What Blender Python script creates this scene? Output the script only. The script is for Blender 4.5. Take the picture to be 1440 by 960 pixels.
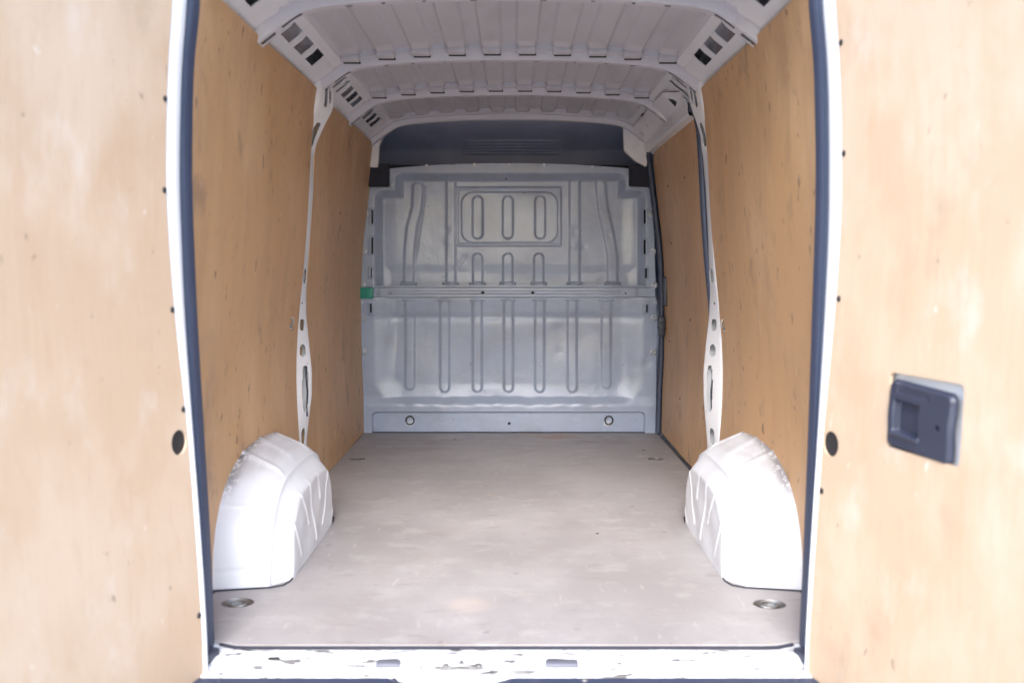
import bpy, bmesh, math, random
import numpy as np
from mathutils import Vector, Matrix
R = math.radians
random.seed(4); rng = np.random.default_rng(4)
scene = bpy.context.scene
COL = scene.collection
for o in list(bpy.data.objects): bpy.data.objects.remove(o)

# ------------------------------------------------------------------ camera
CX, CH, PITCH, F = 0.018, 0.991, R(4.57), 1277.0
cam_d = bpy.data.cameras.new('camera'); cam = bpy.data.objects.new('camera', cam_d); COL.objects.link(cam)
cam.location = (CX, 0, CH); cam.rotation_euler = (R(90) - PITCH, 0, 0)
cam_d.sensor_width = 36; cam_d.lens = F / 1440 * 36; cam_d.shift_x = -2 / 1440
cam_d.clip_start = 0.05; cam_d.clip_end = 3000
cam_d.dof.use_dof = True; cam_d.dof.focus_distance = 4.6; cam_d.dof.aperture_fstop = 2.4
scene.camera = cam
# ------------------------------------------------------------------ world, sun, exposure
SUN_EL, SUN_AZ = 38, 186        # behind the camera, a little to its left
w = bpy.data.worlds.new('World'); scene.world = w; w.use_nodes = True
nt = w.node_tree; bg = nt.nodes['Background']
sky = nt.nodes.new('ShaderNodeTexSky'); sky.sky_type = 'NISHITA'; sky.sun_disc = False
sky.sun_elevation = R(SUN_EL); sky.sun_rotation = R(SUN_AZ)
sky.dust_density = 1.5; sky.ozone_density = 1.0
nt.links.new(sky.outputs[0], bg.inputs[0]); bg.inputs[1].default_value = 0.15
sl = bpy.data.lights.new('sun', 'SUN'); sl.energy = 1.2; sl.angle = R(34); sl.color = (1, .985, .97)
so = bpy.data.objects.new('sun', sl); COL.objects.link(so)
az = R(SUN_AZ); el = R(SUN_EL)
sdir = Vector((math.sin(az) * math.cos(el), math.cos(az) * math.cos(el), math.sin(el)))
so.rotation_euler = sdir.to_track_quat('Z', 'Y').to_euler(); so.location = (0, -6, 6)
vs = scene.view_settings; vs.view_transform = 'Standard'; vs.look = 'None'; vs.exposure = 2.1; vs.gamma = 1
scene.cycles.max_bounces = 10; scene.cycles.diffuse_bounces = 7

# ------------------------------------------------------------------ picture rays -> places in the van
cp, sp = math.cos(PITCH), math.sin(PITCH)
def sstep(a, b, x):
    t = np.clip((x - a) / (b - a), 0, 1); return t * t * (3 - 2 * t)
def ray(px, py):
    a = (np.asarray(px, float) - 722) / F; b = -(np.asarray(py, float) - 480) / F
    return a, cp + b * sp, b * cp - sp            # x, y, z of the direction
def at(px, py, Y):
    dx, dy, dz = ray(px, py); t = Y / dy
    return CX + dx * t, CH + dz * t                # X, Z on the plane y = Y
def on_floor(px, py, z=0.0):
    dx, dy, dz = ray(px, py); t = (z - CH) / dz
    return float(CX + dx * t), float(dy * t)
WZ = [-.3, 0, .25, .45, .62, .79, .9, 1.0, 1.16, 1.33, 1.45, 1.6, 1.74, 1.85]
WX = [.885, .893, .897, .906, .903, .890, .877, .865, .850, .838, .832, .818, .80, .77]
_zz = np.linspace(-.4, 2.0, 481); _ww = np.convolve(np.pad(np.interp(_zz, WZ, WX), 20, 'edge'), np.ones(41) / 41, 'valid')
def W(z, y=3.8): return np.interp(z, _zz, _ww) + .030 * np.exp(-((np.asarray(z) - 1.08) / .34) ** 2) * sstep(3.95, 5.3, np.asarray(y)) + .028 * (1 - sstep(2.75, 3.4, np.asarray(y))) * (1 - sstep(.3, .8, np.asarray(z)))
def on_wall(px, py, off=0.0):
    dx, dy, dz = ray(px, py); lo, hi = 1.5, 7.0
    for _ in range(50):
        Y = (lo + hi) / 2; t = Y / dy; X = CX + dx * t; z = CH + dz * t
        if abs(X) < W(z, Y) - off: lo = Y
        else: hi = Y
    return float(X), float(Y), float(z)

# ------------------------------------------------------------------ materials
def mat(name, col, rough=.5, metal=0, var=None, bump=None, coat=0, spec=.5, extra=None):
    m = bpy.data.materials.new(name); m.use_nodes = True; n = m.node_tree; b = n.nodes['Principled BSDF']
    b.inputs['Roughness'].default_value = rough; b.inputs['Metallic'].default_value = metal
    b.inputs['Coat Weight'].default_value = coat; b.inputs['Coat Roughness'].default_value = .15
    b.inputs['Specular IOR Level'].default_value = spec
    b.inputs['Base Color'].default_value = (*col, 1)
    g = n.nodes.new('ShaderNodeTexCoord'); cur = None
    def noise(scale, sc3=(1, 1, 1), detail=6, rgh=.6):
        mp = n.nodes.new('ShaderNodeMapping'); mp.inputs['Scale'].default_value = sc3
        n.links.new(g.outputs['Object'], mp.inputs[0])
        t = n.nodes.new('ShaderNodeTexNoise'); t.inputs['Scale'].default_value = scale
        t.inputs['Detail'].default_value = detail; t.inputs['Roughness'].default_value = rgh
        n.links.new(mp.outputs[0], t.inputs[0]); return t.outputs[0]
    def ramp(src, lo, hi):
        r = n.nodes.new('ShaderNodeMapRange'); r.interpolation_type = 'SMOOTHSTEP'
        r.inputs[1].default_value = lo; r.inputs[2].default_value = hi
        n.links.new(src, r.inputs[0]); return r.outputs[0]
    def mix(fac, a, bcol):
        x = n.nodes.new('ShaderNodeMix'); x.data_type = 'RGBA'
        n.links.new(fac, x.inputs[0])
        if isinstance(a, tuple): x.inputs[6].default_value = (*a, 1)
        else: n.links.new(a, x.inputs[6])
        x.inputs[7].default_value = (*bcol, 1); return x.outputs[2]
    def mul(a, k):
        q = n.nodes.new('ShaderNodeMath'); q.operation = 'MULTIPLY'; n.links.new(a, q.inputs[0])
        if isinstance(k, (int, float)): q.inputs[1].default_value = k
        else: n.links.new(k, q.inputs[1])
        return q.outputs[0]
    cur = col
    for v in (var or []):      # (colour, scale, stretch, lo, hi, strength)
        c2, s, st, lo, hi, k = v
        cur = mix(mul(ramp(noise(s, st), lo, hi), k), cur, c2)
    if extra: cur = extra(n, g, noise, ramp, mix, mul, cur)
    if not isinstance(cur, tuple): n.links.new(cur, b.inputs['Base Color'])
    if bump:
        last = None
        for s, st, k in bump:
            bn = n.nodes.new('ShaderNodeBump'); bn.inputs['Strength'].default_value = 1; bn.inputs['Distance'].default_value = k
            n.links.new(noise(s, st, 4, .5), bn.inputs['Height'])
            if last: n.links.new(last, bn.inputs['Normal'])
            last = bn.outputs[0]
        n.links.new(last, b.inputs['Normal'])
    return m
def chips(c, s=60, lo=.66, hi=.7, k=.8, st=(1, 1, 1)): return (c, s, st, lo, hi, k)
PLY = mat('plywood', (.55, .33, .165), .5, var=[
    ((.63, .41, .23), 2.6, (1, 1, .5), .4, .65, .8), ((.45, .265, .14), 9, (1, 1, .3), .45, .7, .5),
    ((.36, .22, .13), 3.5, (1, 1, .7), .56, .75, .55), ((.52, .33, .19), 38, (1, 1, .08), .5, .75, .35),
    ((.26, .175, .12), 7, (1, 1, .8), .58, .72, .55), ((.13, .09, .07), 26, (1, 1, .5), .64, .69, .7),
    ((.70, .56, .42), 14, (1, 1, .5), .64, .72, .4), ((.30, .18, .10), 70, (1, 1, .12), .6, .72, .35)],
    bump=[(60, (1, 1, .08), .0004), (3, (1, 1, 1), .004)])
PLYD = mat('door_plywood', (.55, .40, .275), .6, var=[
    ((.61, .475, .355), 2.2, (1, 1, .8), .4, .62, .85), ((.52, .355, .23), 5, (1, 1, .6), .5, .70, .6),
    ((.30, .21, .14), 3.4, (1, 1, .8), .58, .80, .6), ((.68, .60, .53), 6, (1, 1, .7), .55, .75, .45),
    ((.50, .34, .22), 40, (1, 1, .25), .52, .7, .25), ((.20, .15, .11), 24, (1, 1, .8), .67, .72, .6),
    ((.78, .74, .69), 28, (1, 1, .5), .68, .74, .45)],
    bump=[(60, (1, 1, .08), .0006)])
def floor_extra(n, g, noise, ramp, mix, mul, cur):
    for (sx_, sy_), r1, r2, colr, k in (((.24, 5.38), .05, .30, (.36, .21, .13), .8), ((-.12, 2.62), .02, .10, (.50, .42, .36), .5), ((.50, 5.2), .05, .3, (.16, .12, .11), .5), ((-.5, 5.1), .05, .4, (.17, .13, .12), .4)):
        d = n.nodes.new('ShaderNodeVectorMath'); d.operation = 'DISTANCE'; n.links.new(g.outputs['Object'], d.inputs[0]); d.inputs[1].default_value = (sx_, sy_, 0)
        cur = mix(mul(mul(ramp(d.outputs['Value'], r2, r1), ramp(noise(11, (.5, 1, 1)), .42, .62)), k), cur, colr)
    return cur
FLOOR = mat('worn_floor_plywood', (.30, .28, .28), .5, var=[
    ((.365, .345, .345), 1.7, (1, .8, 1), .38, .62, .85), ((.28, .25, .24), 4, (.8, 1, 1), .50, .72, .45),
    ((.42, .40, .395), 9, (.7, 1, 1), .52, .70, .55), ((.40, .33, .28), 8, (1, 1, 1), .62, .72, .35),
    ((.22, .19, .175), 22, (.25, 1, 1), .60, .70, .4), ((.50, .47, .455), 35, (1, .2, 1), .62, .70, .4),
    ((.12, .10, .09), 45, (.5, 1, 1), .66, .71, .6), ((.13, .11, .10), 13, (1, 1, 1), .67, .72, .5), ((.27, .24, .23), 140, (.3, 1, 1), .5, .7, .3)],
    bump=[(60, (.3, 1, 1), .0008), (3, (1, 1, 1), .003)], extra=floor_extra)
PAINT = mat('white_body_paint', (.74, .75, .78), .32, coat=.3, var=[((.60, .60, .62), 7, (1, 1, 1), .55, .72, .4), chips((.25, .22, .2), 55, .69, .72, .7)],
            bump=[(9, (1, 1, 1), .0015)])
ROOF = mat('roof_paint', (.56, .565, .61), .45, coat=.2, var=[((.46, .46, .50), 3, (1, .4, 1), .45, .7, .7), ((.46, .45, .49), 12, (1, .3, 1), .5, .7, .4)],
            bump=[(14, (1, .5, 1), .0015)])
def bulk_extra(n, g, noise, ramp, mix, mul, cur):
    return cur
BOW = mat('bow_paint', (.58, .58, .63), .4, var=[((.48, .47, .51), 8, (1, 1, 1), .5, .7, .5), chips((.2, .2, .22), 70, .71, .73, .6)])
BULK = mat('bulkhead_grey_paint', (.325, .385, .51), .28, coat=.1, var=[((.28, .315, .40), 4, (1, 1, 1), .45, .7, .7),
            ((.39, .44, .55), 9, (1, 1, 2.5), .55, .72, .5), chips((.10, .11, .13), 48, .69, .715, .75), chips((.7, .74, .8), 75, .69, .72, .7, (1, 1, .4))],
            bump=[(4, (1, 1, .7), .008), (11, (1, 1, 1), .0025), (60, (1, 1, 1), .0004)])
def arch_extra(n, g, noise, ramp, mix, mul, cur):
    s = n.nodes.new('ShaderNodeSeparateXYZ'); n.links.new(g.outputs['Object'], s.inputs[0])
    ax = n.nodes.new('ShaderNodeMath'); ax.operation = 'ABSOLUTE'; n.links.new(s.outputs[0], ax.inputs[0])
    f = mul(mul(ramp(ax.outputs[0], .865, .905), ramp(s.outputs[2], .24, .34)), ramp(noise(75, (1, .6, .6)), .40, .50))
    cur = mix(mul(f, .95), cur, (.06, .055, .055))
    f2 = mul(mul(ramp(ax.outputs[0], .74, .86), ramp(s.outputs[2], .28, .34)), ramp(noise(12, (1, .3, 1)), .35, .6))
    return mix(mul(f2, .6), cur, (.42, .40, .40))
ARCH = mat('wheel_arch_white_paint', (.68, .69, .72), .4, coat=.1, var=[((.57, .57, .60), 6, (1, 1, 1), .5, .72, .4), chips((.2, .18, .16), 60, .70, .73, .6)],
           bump=[(6, (1, 1, 1), .003)], extra=arch_extra)
SILL = mat('scuffed_sill_paint', (.70, .71, .74), .4, var=[((.22, .21, .21), 30, (.4, 1, 1), .50, .64, .6), ((.05, .045, .045), 60, (.2, 1, 1), .575, .61, .95), ((.16, .15, .15), 11, (.5, 1, 1), .575, .66, .7),
            ((.3, .16, .09), 40, (1, 1, 1), .68, .72, .6)], bump=[(20, (1, 1, 1), .002)])
RUBBER = mat('blue_black_rubber', (.045, .058, .10), .5, var=[((.08, .10, .16), 20, (1, 1, .1), .5, .7, .4)])
PLASTIC = mat('black_plastic', (.035, .04, .062), .45, var=[((.10, .105, .13), 24, (1, 1, 1), .62, .72, .5)], bump=[(150, (1, 1, 1), .0003)])
HEAD = mat('dark_headliner', (.27, .305, .42), .5, var=[((.33, .37, .50), 6, (1, 1, .2), .45, .7, .6)])
NAVY = mat('dark_navy_foam_and_shadow', (.018, .02, .035), .8)
DARK = mat('hole_and_shadow_black', (.02, .018, .02), .7)
STEEL = mat('zinc_steel', (.33, .33, .33), .55, metal=1, var=[((.3, .28, .26), 40, (1, 1, 1), .5, .65, .6)])
SCREW = mat('dark_screw', (.05, .045, .045), .5, metal=.6)
GREEN = mat('green_tape', (.02, .25, .19), .5)
TYRE = mat('tyre_rubber', (.03, .03, .03), .8)
GROUND = mat('concrete_yard', (.28, .28, .285), .9, var=[((.18, .18, .185), 1.2, (1, 1, 1), .4, .7, .7), ((.30, .30, .30), 9, (1, 1, 1), .5, .7, .5)], bump=[(40, (1, 1, 1), .003)])

# ------------------------------------------------------------------ building helpers
ORG = {}
VAN_LOC = Vector((0, 4.0, -.62))
van = bpy.data.objects.new('cargo_van', None); COL.objects.link(van); van.location = VAN_LOC
van['label'] = 'white panel van seen into its empty plywood-lined load bay through the wide open rear doors'
van['category'] = 'van'; ORG[van.name] = VAN_LOC
def link(name, me, m, parent, loc=(0, 0, 0), rot=None, label=None, kind=None, quat=None, scale=None):
    o = bpy.data.objects.new(name, me); COL.objects.link(o)
    if m and not me.materials: me.materials.append(m)
    o.location = loc
    if rot: o.rotation_euler = rot
    if quat is not None: o.rotation_mode = 'QUATERNION'; o.rotation_quaternion = quat
    if scale: o.scale = scale
    ORG[o.name] = Vector(loc)
    if parent:
        o.parent = parent; o.matrix_parent_inverse = Matrix.Translation(-ORG[parent.name])
    if label: o['label'] = label
    if kind: o['kind'] = kind
    return o
def smooth(me, ang=35):
    me.polygons.foreach_set('use_smooth', [True] * len(me.polygons)); me.set_sharp_from_angle(angle=R(ang)); return me
def mesh(verts, faces, sm=35):
    me = bpy.data.meshes.new('m'); me.from_pydata([tuple(map(float, v)) for v in verts], [], faces); me.update()
    bm = bmesh.new(); bm.from_mesh(me); bmesh.ops.recalc_face_normals(bm, faces=bm.faces); bm.to_mesh(me); bm.free()
    if sm: smooth(me, sm)
    return me
def grid(X, Y, Z, mask=None, thick=None, flip=False, ang=60):
    """sheet from 2-D coordinate arrays; mask keeps cells; thick = extruded back along normals"""
    nu, nv = X.shape
    V = np.stack([X, Y, Z], -1).reshape(-1, 3)
    i, j = np.meshgrid(np.arange(nu - 1), np.arange(nv - 1), indexing='ij')
    q = np.stack([i * nv + j, (i + 1) * nv + j, (i + 1) * nv + j + 1, i * nv + j + 1], -1)
    if flip: q = q[..., ::-1]
    q = q[mask] if mask is not None else q.reshape(-1, 4)
    used = np.unique(q); remap = -np.ones(len(V), int); remap[used] = np.arange(len(used))
    V = V[used]; q = remap[q]
    me = bpy.data.meshes.new('m'); me.vertices.add(len(V)); me.vertices.foreach_set('co', V.ravel())
    me.loops.add(q.size); me.loops.foreach_set('vertex_index', q.ravel())
    me.polygons.add(len(q)); me.polygons.foreach_set('loop_start', np.arange(len(q)) * 4)
    me.update(calc_edges=True)
    if thick:
        bm = bmesh.new(); bm.from_mesh(me)
        bmesh.ops.solidify(bm, geom=bm.faces[:], thickness=thick); bm.to_mesh(me); bm.free()
    smooth(me, ang); return me
def box_me(sx, sy, sz, bev=.0, seg=2):
    bm = bmesh.new(); bmesh.ops.create_cube(bm, size=1); bmesh.ops.scale(bm, vec=(sx, sy, sz), verts=bm.verts)
    if bev: bmesh.ops.bevel(bm, geom=bm.edges[:], offset=bev, segments=seg, affect='EDGES', profile=.5)
    me = bpy.data.meshes.new('m'); bm.to_mesh(me); bm.free(); return smooth(me, 40)
def join(*mes):
    bm = bmesh.new()
    for me, M in mes:
        k = len(bm.verts); bm.from_mesh(me); bm.verts.ensure_lookup_table()
        bmesh.ops.transform(bm, matrix=M, verts=bm.verts[k:])
    o = bpy.data.meshes.new('m'); bm.to_mesh(o); bm.free(); return smooth(o, 40)
T = Matrix.Translation
def lathe(prof, n=32, axis='Z'):
    V, Fc = [], []
    for i in range(n):
        a = 2 * math.pi * i / n
        for r, z in prof: V.append((r * math.cos(a), r * math.sin(a), z))
    m_ = len(prof)
    for i in range(n):
        for j in range(m_ - 1):
            a, b = i * m_ + j, ((i + 1) % n) * m_ + j
            Fc.append((a, b, b + 1, a + 1))
    bm = bmesh.new(); vs_ = [bm.verts.new(v) for v in V]
    for f in Fc: bm.faces.new([vs_[k] for k in f])
    bmesh.ops.remove_doubles(bm, verts=bm.verts, dist=1e-5); bmesh.ops.recalc_face_normals(bm, faces=bm.faces)
    me = bpy.data.meshes.new('m'); bm.to_mesh(me); bm.free(); return smooth(me, 40)
def tube(path, r, n=8, closed=False):
    P = [Vector(p) for p in path]; V, Fc = [], []; N = len(P)
    for i, p in enumerate(P):
        a = P[(i - 1) % N] if (closed or i) else p; b = P[(i + 1) % N] if (closed or i < N - 1) else p
        d = (b - a).normalized(); u = d.orthogonal().normalized() if i == 0 else (pu - d * pu.dot(d)).normalized(); pu = u
        v = d.cross(u)
        for k in range(n):
            t = 2 * math.pi * k / n; V.append(p + (u * math.cos(t) + v * math.sin(t)) * r)
    for i in range(N if closed else N - 1):
        for k in range(n):
            a, b = i * n + k, ((i + 1) % N) * n + k; a2, b2 = i * n + (k + 1) % n, ((i + 1) % N) * n + (k + 1) % n
            Fc.append((a, b, b2, a2))
    if not closed: Fc += [tuple(range(n)), tuple((N - 1) * n + k for k in range(n))]
    return mesh(V, Fc, 50)
def cut(me, cutters):
    """boolean difference, baked into a plain mesh"""
    o = bpy.data.objects.new('tmp', me); COL.objects.link(o); tmp = [o]
    for c in cutters:
        k = bpy.data.objects.new('tmpc', c); COL.objects.link(k); tmp.append(k)
        md = o.modifiers.new('b', 'BOOLEAN'); md.operation = 'DIFFERENCE'; md.object = k; md.solver = 'EXACT'
    dg = bpy.context.evaluated_depsgraph_get(); dg.update()
    out = bpy.data.meshes.new_from_object(o.evaluated_get(dg))
    for t in tmp: bpy.data.objects.remove(t)
    out.materials.clear(); return smooth(out, 35)
def seg_d(x, y, x0, y0, x1, y1):
    vx, vy = x1 - x0, y1 - y0; L = vx * vx + vy * vy + 1e-9
    t = np.clip(((x - x0) * vx + (y - y0) * vy) / L, 0, 1)
    return np.hypot(x - x0 - t * vx, y - y0 - t * vy)
def rrect(x, y, x0, y0, x1, y1, r):      # signed distance, negative inside
    cx, cy, hx, hy = (x0 + x1) / 2, (y0 + y1) / 2, (x1 - x0) / 2 - r, (y1 - y0) / 2 - r
    dx, dy = np.abs(x - cx) - hx, np.abs(y - cy) - hy
    return np.hypot(np.maximum(dx, 0), np.maximum(dy, 0)) + np.minimum(np.maximum(dx, dy), 0) - r
screw_me = lathe([(0, .0005), (.002, .0012), (.0045, .002), (.006, 0)], 10); screw_me.materials.append(SCREW)
bolt_me = lathe([(0, .008), (.006, .008), (.007, .006), (.007, .003), (.013, .003), (.014, 0)], 12); bolt_me.materials.append(STEEL)
BOLT = mat('painted_bolt', (.50, .53, .60), .3, metal=.3)
bolt_me = lathe([(0, .009), (.006, .009), (.007, .007), (.007, .003), (.009, -.003), (.012, -.003), (.013, .003), (.017, .002), (.019, 0)], 12); bolt_me.materials.append(BOLT)

# ================================================================== SETTING
s = 400
link('ground', grid(*np.meshgrid(np.linspace(-s, s, 3), np.linspace(-s, s, 3), indexing='ij'), np.full((3, 3), -.62)), GROUND, None, kind='structure')

# ================================================================== VAN SHELL
Y0, Y1 = 2.34, 5.46        # rear edge of the load floor, bulkhead
for sg in (-1, 1):
    z = np.linspace(-.40, 1.86, 30); y = np.linspace(2.30, 6.6, 12)
    ZZ, YY = np.meshgrid(z, y, indexing='ij'); XX = sg * (W(ZZ) + .13)
    link('body_side', grid(XX, YY, ZZ, thick=.004), PAINT, van)
# roof skin with fore-and-aft pressings
BOWS = [2.98, 3.84, 4.60, 5.33]
def crown(x): return 1.905 - .055 * (np.abs(x) / .8) ** 2.4
RIBX = [(-.645 + i * .1433) for i in range(10)]
x = np.linspace(-.86, .86, 345); y = np.linspace(2.30, 5.62, 210)
XX, YY = np.meshgrid(x, y, indexing='ij'); ZZ = crown(XX) - .12 * sstep(.78, .86, np.abs(XX))
for a, b in zip([2.30] + BOWS[:3], BOWS):
    for rx in RIBX:
        d = rrect(XX, YY, rx - .042, a + .03, rx + .042, b - .05, .006)
        ZZ -= .010 * (1 - sstep(-.004, .003, d)) + .012 * (1 - sstep(-.006, .006, rrect(XX, YY, rx - .036, b - .125, rx + .036, b - .03, .004)))
link('roof_panel', grid(XX, YY, ZZ, ang=180), ROOF, van)
x = np.linspace(-1.0, 1.0, 21); y = np.linspace(2.26, 6.6, 5); XX, YY = np.meshgrid(x, y, indexing='ij')
link('outer_roof', grid(XX, YY, 1.99 - .14 * (np.abs(XX)) ** 3, thick=.004), PAINT, van)
x = np.array([-1.0, 1.0]); z = np.array([-.4, 1.92]); XX, ZZ = np.meshgrid(x, z, indexing='ij')
link('front_light_block', grid(XX, np.full_like(XX, 6.6), ZZ, thick=.004), HEAD, van)  # unseen panel added to shut daylight out at the cab end
x = np.linspace(-1, 1, 3); y = np.array([2.3, 6.6]); XX, YY = np.meshgrid(x, y, indexing='ij')
link('underbody', grid(XX, YY, np.full_like(XX, -.06), thick=.01), PAINT, van)

# roof bows: hat section swept along the arch of the roof
def sweep_path(pts, n=120):
    P = np.array(pts, float)
    for _ in range(3):
        Q = [P[0]]
        for a, b in zip(P[:-1], P[1:]): Q += [a * .75 + b * .25, a * .25 + b * .75]
        Q.append(P[-1]); P = np.array(Q)
    d = np.r_[0, np.cumsum(np.hypot(*np.diff(P, axis=0).T))]; s_ = np.linspace(0, d[-1], n)
    return np.interp(s_, d, P[:, 0]), np.interp(s_, d, P[:, 1]), s_
half = [(0, 1.848), (.30, 1.843), (.52, 1.828), (.64, 1.812), (.69, 1.785), (.75, 1.737), (.812, 1.69)]
pts = [(-a, b) for a, b in half[::-1]] + half[1:]
def bow(Y, wd=.05, h=.034, flange=.020, holes=(), endw=1.5):
    px, pz, s_ = sweep_path(pts, 420); L = s_[-1]
    tx, tz = np.gradient(px), np.gradient(pz); l = np.hypot(tx, tz); nx, nz = tz / l, -tx / l   # points inward/down
    sec = [(-wd / 2 - flange - .002, h + .035), (-wd / 2 - flange, h), (-wd / 2 - .004, h - .002), (-wd / 2, h * .9), (-wd / 2 + .004, .004), (-wd / 2 + .010, 0)] + \
          [(v, .0015 * math.cos(v / wd * 3)) for v in np.linspace(-wd / 2 + .014, wd / 2 - .014, 7)] + \
          [(wd / 2 - .010, 0), (wd / 2 - .004, .004), (wd / 2, h * .9), (wd / 2 + .004, h), (wd / 2 + flange, h)]
    sec = np.array(sec); e = np.minimum(s_, L - s_)
    k = 1 + (endw - 1) * (1 - sstep(.05, .16, e))
    X = px[:, None] - nx[:, None] * sec[None, :, 1]; Z = pz[:, None] - nz[:, None] * sec[None, :, 1]
    Yg = Y + sec[None, :, 0] * k[:, None]
    mask = np.ones((len(s_) - 1, len(sec) - 1), bool)
    for hs, hl, side in holes:               # hole centre from either end, length
        for c in (hs, L - hs):
            sel = np.abs(s_[:-1] - c) < hl / 2
            lo, hi = {0: (7, 11), 1: (5, 10), -1: (9, 12)}[side]
            mask[np.ix_(sel, np.arange(lo, hi))] = False
    return grid(X, Yg, Z, mask=mask, ang=50)
pad_shadow_me = box_me(.070, .012, .008, .002)
pad_me = box_me(.074, .04, .024, .006, 2)
for i, Y in enumerate(BOWS):
    if i == 3: bm_ = bow(Y, .045, .03, .02, [(.62, .025, 0), (.66, .012, 0), (.80, .03, 0)], 1.3)
    else: bm_ = bow(Y, .052, .036, .022, [(.055, .055, 0), (.150, .075, 0), (.34, .02, -1), (.45, .012, -1), (.58, .012, -1), (.74, .02, -1)], 1.5)
    b = link('roof_bow', bm_, BOW, van)
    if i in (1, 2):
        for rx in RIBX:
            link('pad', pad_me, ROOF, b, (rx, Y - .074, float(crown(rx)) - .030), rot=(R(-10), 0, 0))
            link('pad_shadow_strip', pad_shadow_me, DARK, b, (rx + .004, Y - .052, float(crown(rx)) - .043))  # dark strip drawn in for the shadow gap behind the pad
# roof rails with square openings
RA, RB = np.array([.685, 1.835]), np.array([.815, 1.735])      # inner and outer edge of the face, (|x|, z)
def rail(sg, sq, slots, ybox=None):
    n = int(3.1 / .005); y = np.linspace(2.36, 5.46, n)
    prof = [(RA[0] - .004, RA[1] + .03)] + [tuple(RA + (RB - RA) * t) for t in np.linspace(0, 1, 31)] + [(RB[0] + .003, RB[1] - .006), (RB[0] + .006, RB[1] - .016), (RB[0] + .02, RB[1] - .02)]
    P = np.array(prof); X = sg * np.repeat(P[:, 0][:, None], n, 1); Z = np.repeat(P[:, 1][:, None], n, 1); Yg = np.repeat(y[None], len(P), 0)
    Z = Z + .004 * np.exp(-((np.repeat(np.linspace(-.3, 1.3, len(P))[:, None], n, 1) - .1) / .08) ** 2)
    tc = np.full(len(P) - 1, -1.0); tc[1:31] = (np.arange(30) + .5) / 30
    yc = (y[:-1] + y[1:]) / 2
    TC, YC = np.meshgrid(tc, yc, indexing='ij'); mask = np.ones(TC.shape, bool)
    for t0, y0, ht, hy in sq: mask &= ~((np.abs(TC - t0) < ht) & (np.abs(YC - y0) < hy))
    for t0, y0, r in slots: mask &= ~(np.hypot((TC - t0) * .164, YC - y0) < r)
    o = link('roof_rail', grid(X, Yg, Z, mask=mask, thick=.003 * sg, ang=40), PAINT, van)
    return o
dots = [(.88, yy, .0045) for yy in np.arange(2.6, 5.3, .17)] + [(.62, yy + .06, .003) for yy in np.arange(3.2, 5.2, .31)]
sqL = [(.42, 2.74, .20, .045)] + [(.42, yy, .17, .060) for yy in (3.17, 3.35, 3.53)] + [(.40, 3.99, .25, .034), (.4, 4.09, .24, .016)] + \
      [(.42, yy, .19, .042) for yy in (4.21, 4.33, 4.45)] + [(.42, yy, .2, .042) for yy in (4.79, 4.92, 5.05)]
sqR = [(.42, 2.74, .20, .045)] + [(.42, yy, .17, .060) for yy in (3.17, 3.35, 3.53)] + [(.40, 3.98, .25, .034), (.4, 4.08, .24, .016), (.3, 4.75, .14, .05), (.3, 4.95, .14, .05)]
rl = rail(-1, sqL, dots); rr = rail(1, sqR, dots[:6])
# covered opening and sliding-door runner housing on the right rail
y = np.linspace(4.06, 5.40, 270)
pk_ = np.array([(.705, 1.80), (.715, 1.79), (.775, 1.728), (.782, 1.715), (.786, 1.672), (.792, 1.662), (.84, 1.655), (.86, 1.70)])
dd = np.r_[0, np.cumsum(np.hypot(*np.diff(pk_, axis=0).T))]; ts = np.unique(np.r_[np.linspace(0, dd[-1], 50), dd]); prof = np.array([np.interp(ts, dd, pk_[:, 0]), np.interp(ts, dd, pk_[:, 1])]).T
Yg, K = np.meshgrid(y, ts, indexing='xy'); taper = sstep(4.06, 4.30, Yg)
X = np.maximum(prof[:, 0][:, None] + 0 * Yg, .0) + .05 * (1 - taper) * (prof[:, 0][:, None] < .77); Z = prof[:, 1][:, None] - .03 * (1 - taper) * (prof[:, 0][:, None] < .77)
TC, YC = np.meshgrid((ts[:-1] + ts[1:]) / 2, (y[:-1] + y[1:]) / 2, indexing='ij'); cellc = np.ones(TC.shape, bool)
for t0, y0, a, b in [(.062, 4.24, .022, .035), (.122, 4.45, .007, .012), (.122, 4.62, .004, .012), (.05, 4.60, .005, .005), (.122, 4.83, .004, .012), (.055, 4.98, .006, .006), (.122, 5.05, .004, .012), (.06, 5.22, .014, .018), (.06, 4.78, .004, .004), (.122, 5.25, .004, .012)]:
    cellc &= ~((np.abs(TC - t0) < a) & (np.abs(YC - y0) < b))
link('door_runner_housing', grid(X, Yg, Z, mask=cellc, thick=.003, ang=30), PAINT, van)
# headliner of the cab seen over the bulkhead
x = np.linspace(-.9, .9, 60); z = np.linspace(1.35, 1.90, 120); XX, ZZ = np.meshgrid(x, z, indexing='ij')
YY = 5.78 - .18 * sstep(1.72, 1.9, ZZ) + .10 * XX ** 2
for k in range(5):
    zc = 1.712 + k * .017; YY -= .016 * np.exp(-((ZZ - zc) / .005) ** 2) * (np.abs(XX - .02) < .28)
link('headliner', grid(XX, YY, ZZ, ang=180), HEAD, van)
link('headliner_shelf', box_me(1.66, .34, .05, .015), NAVY, van, (0, 5.65, 1.585))
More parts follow.
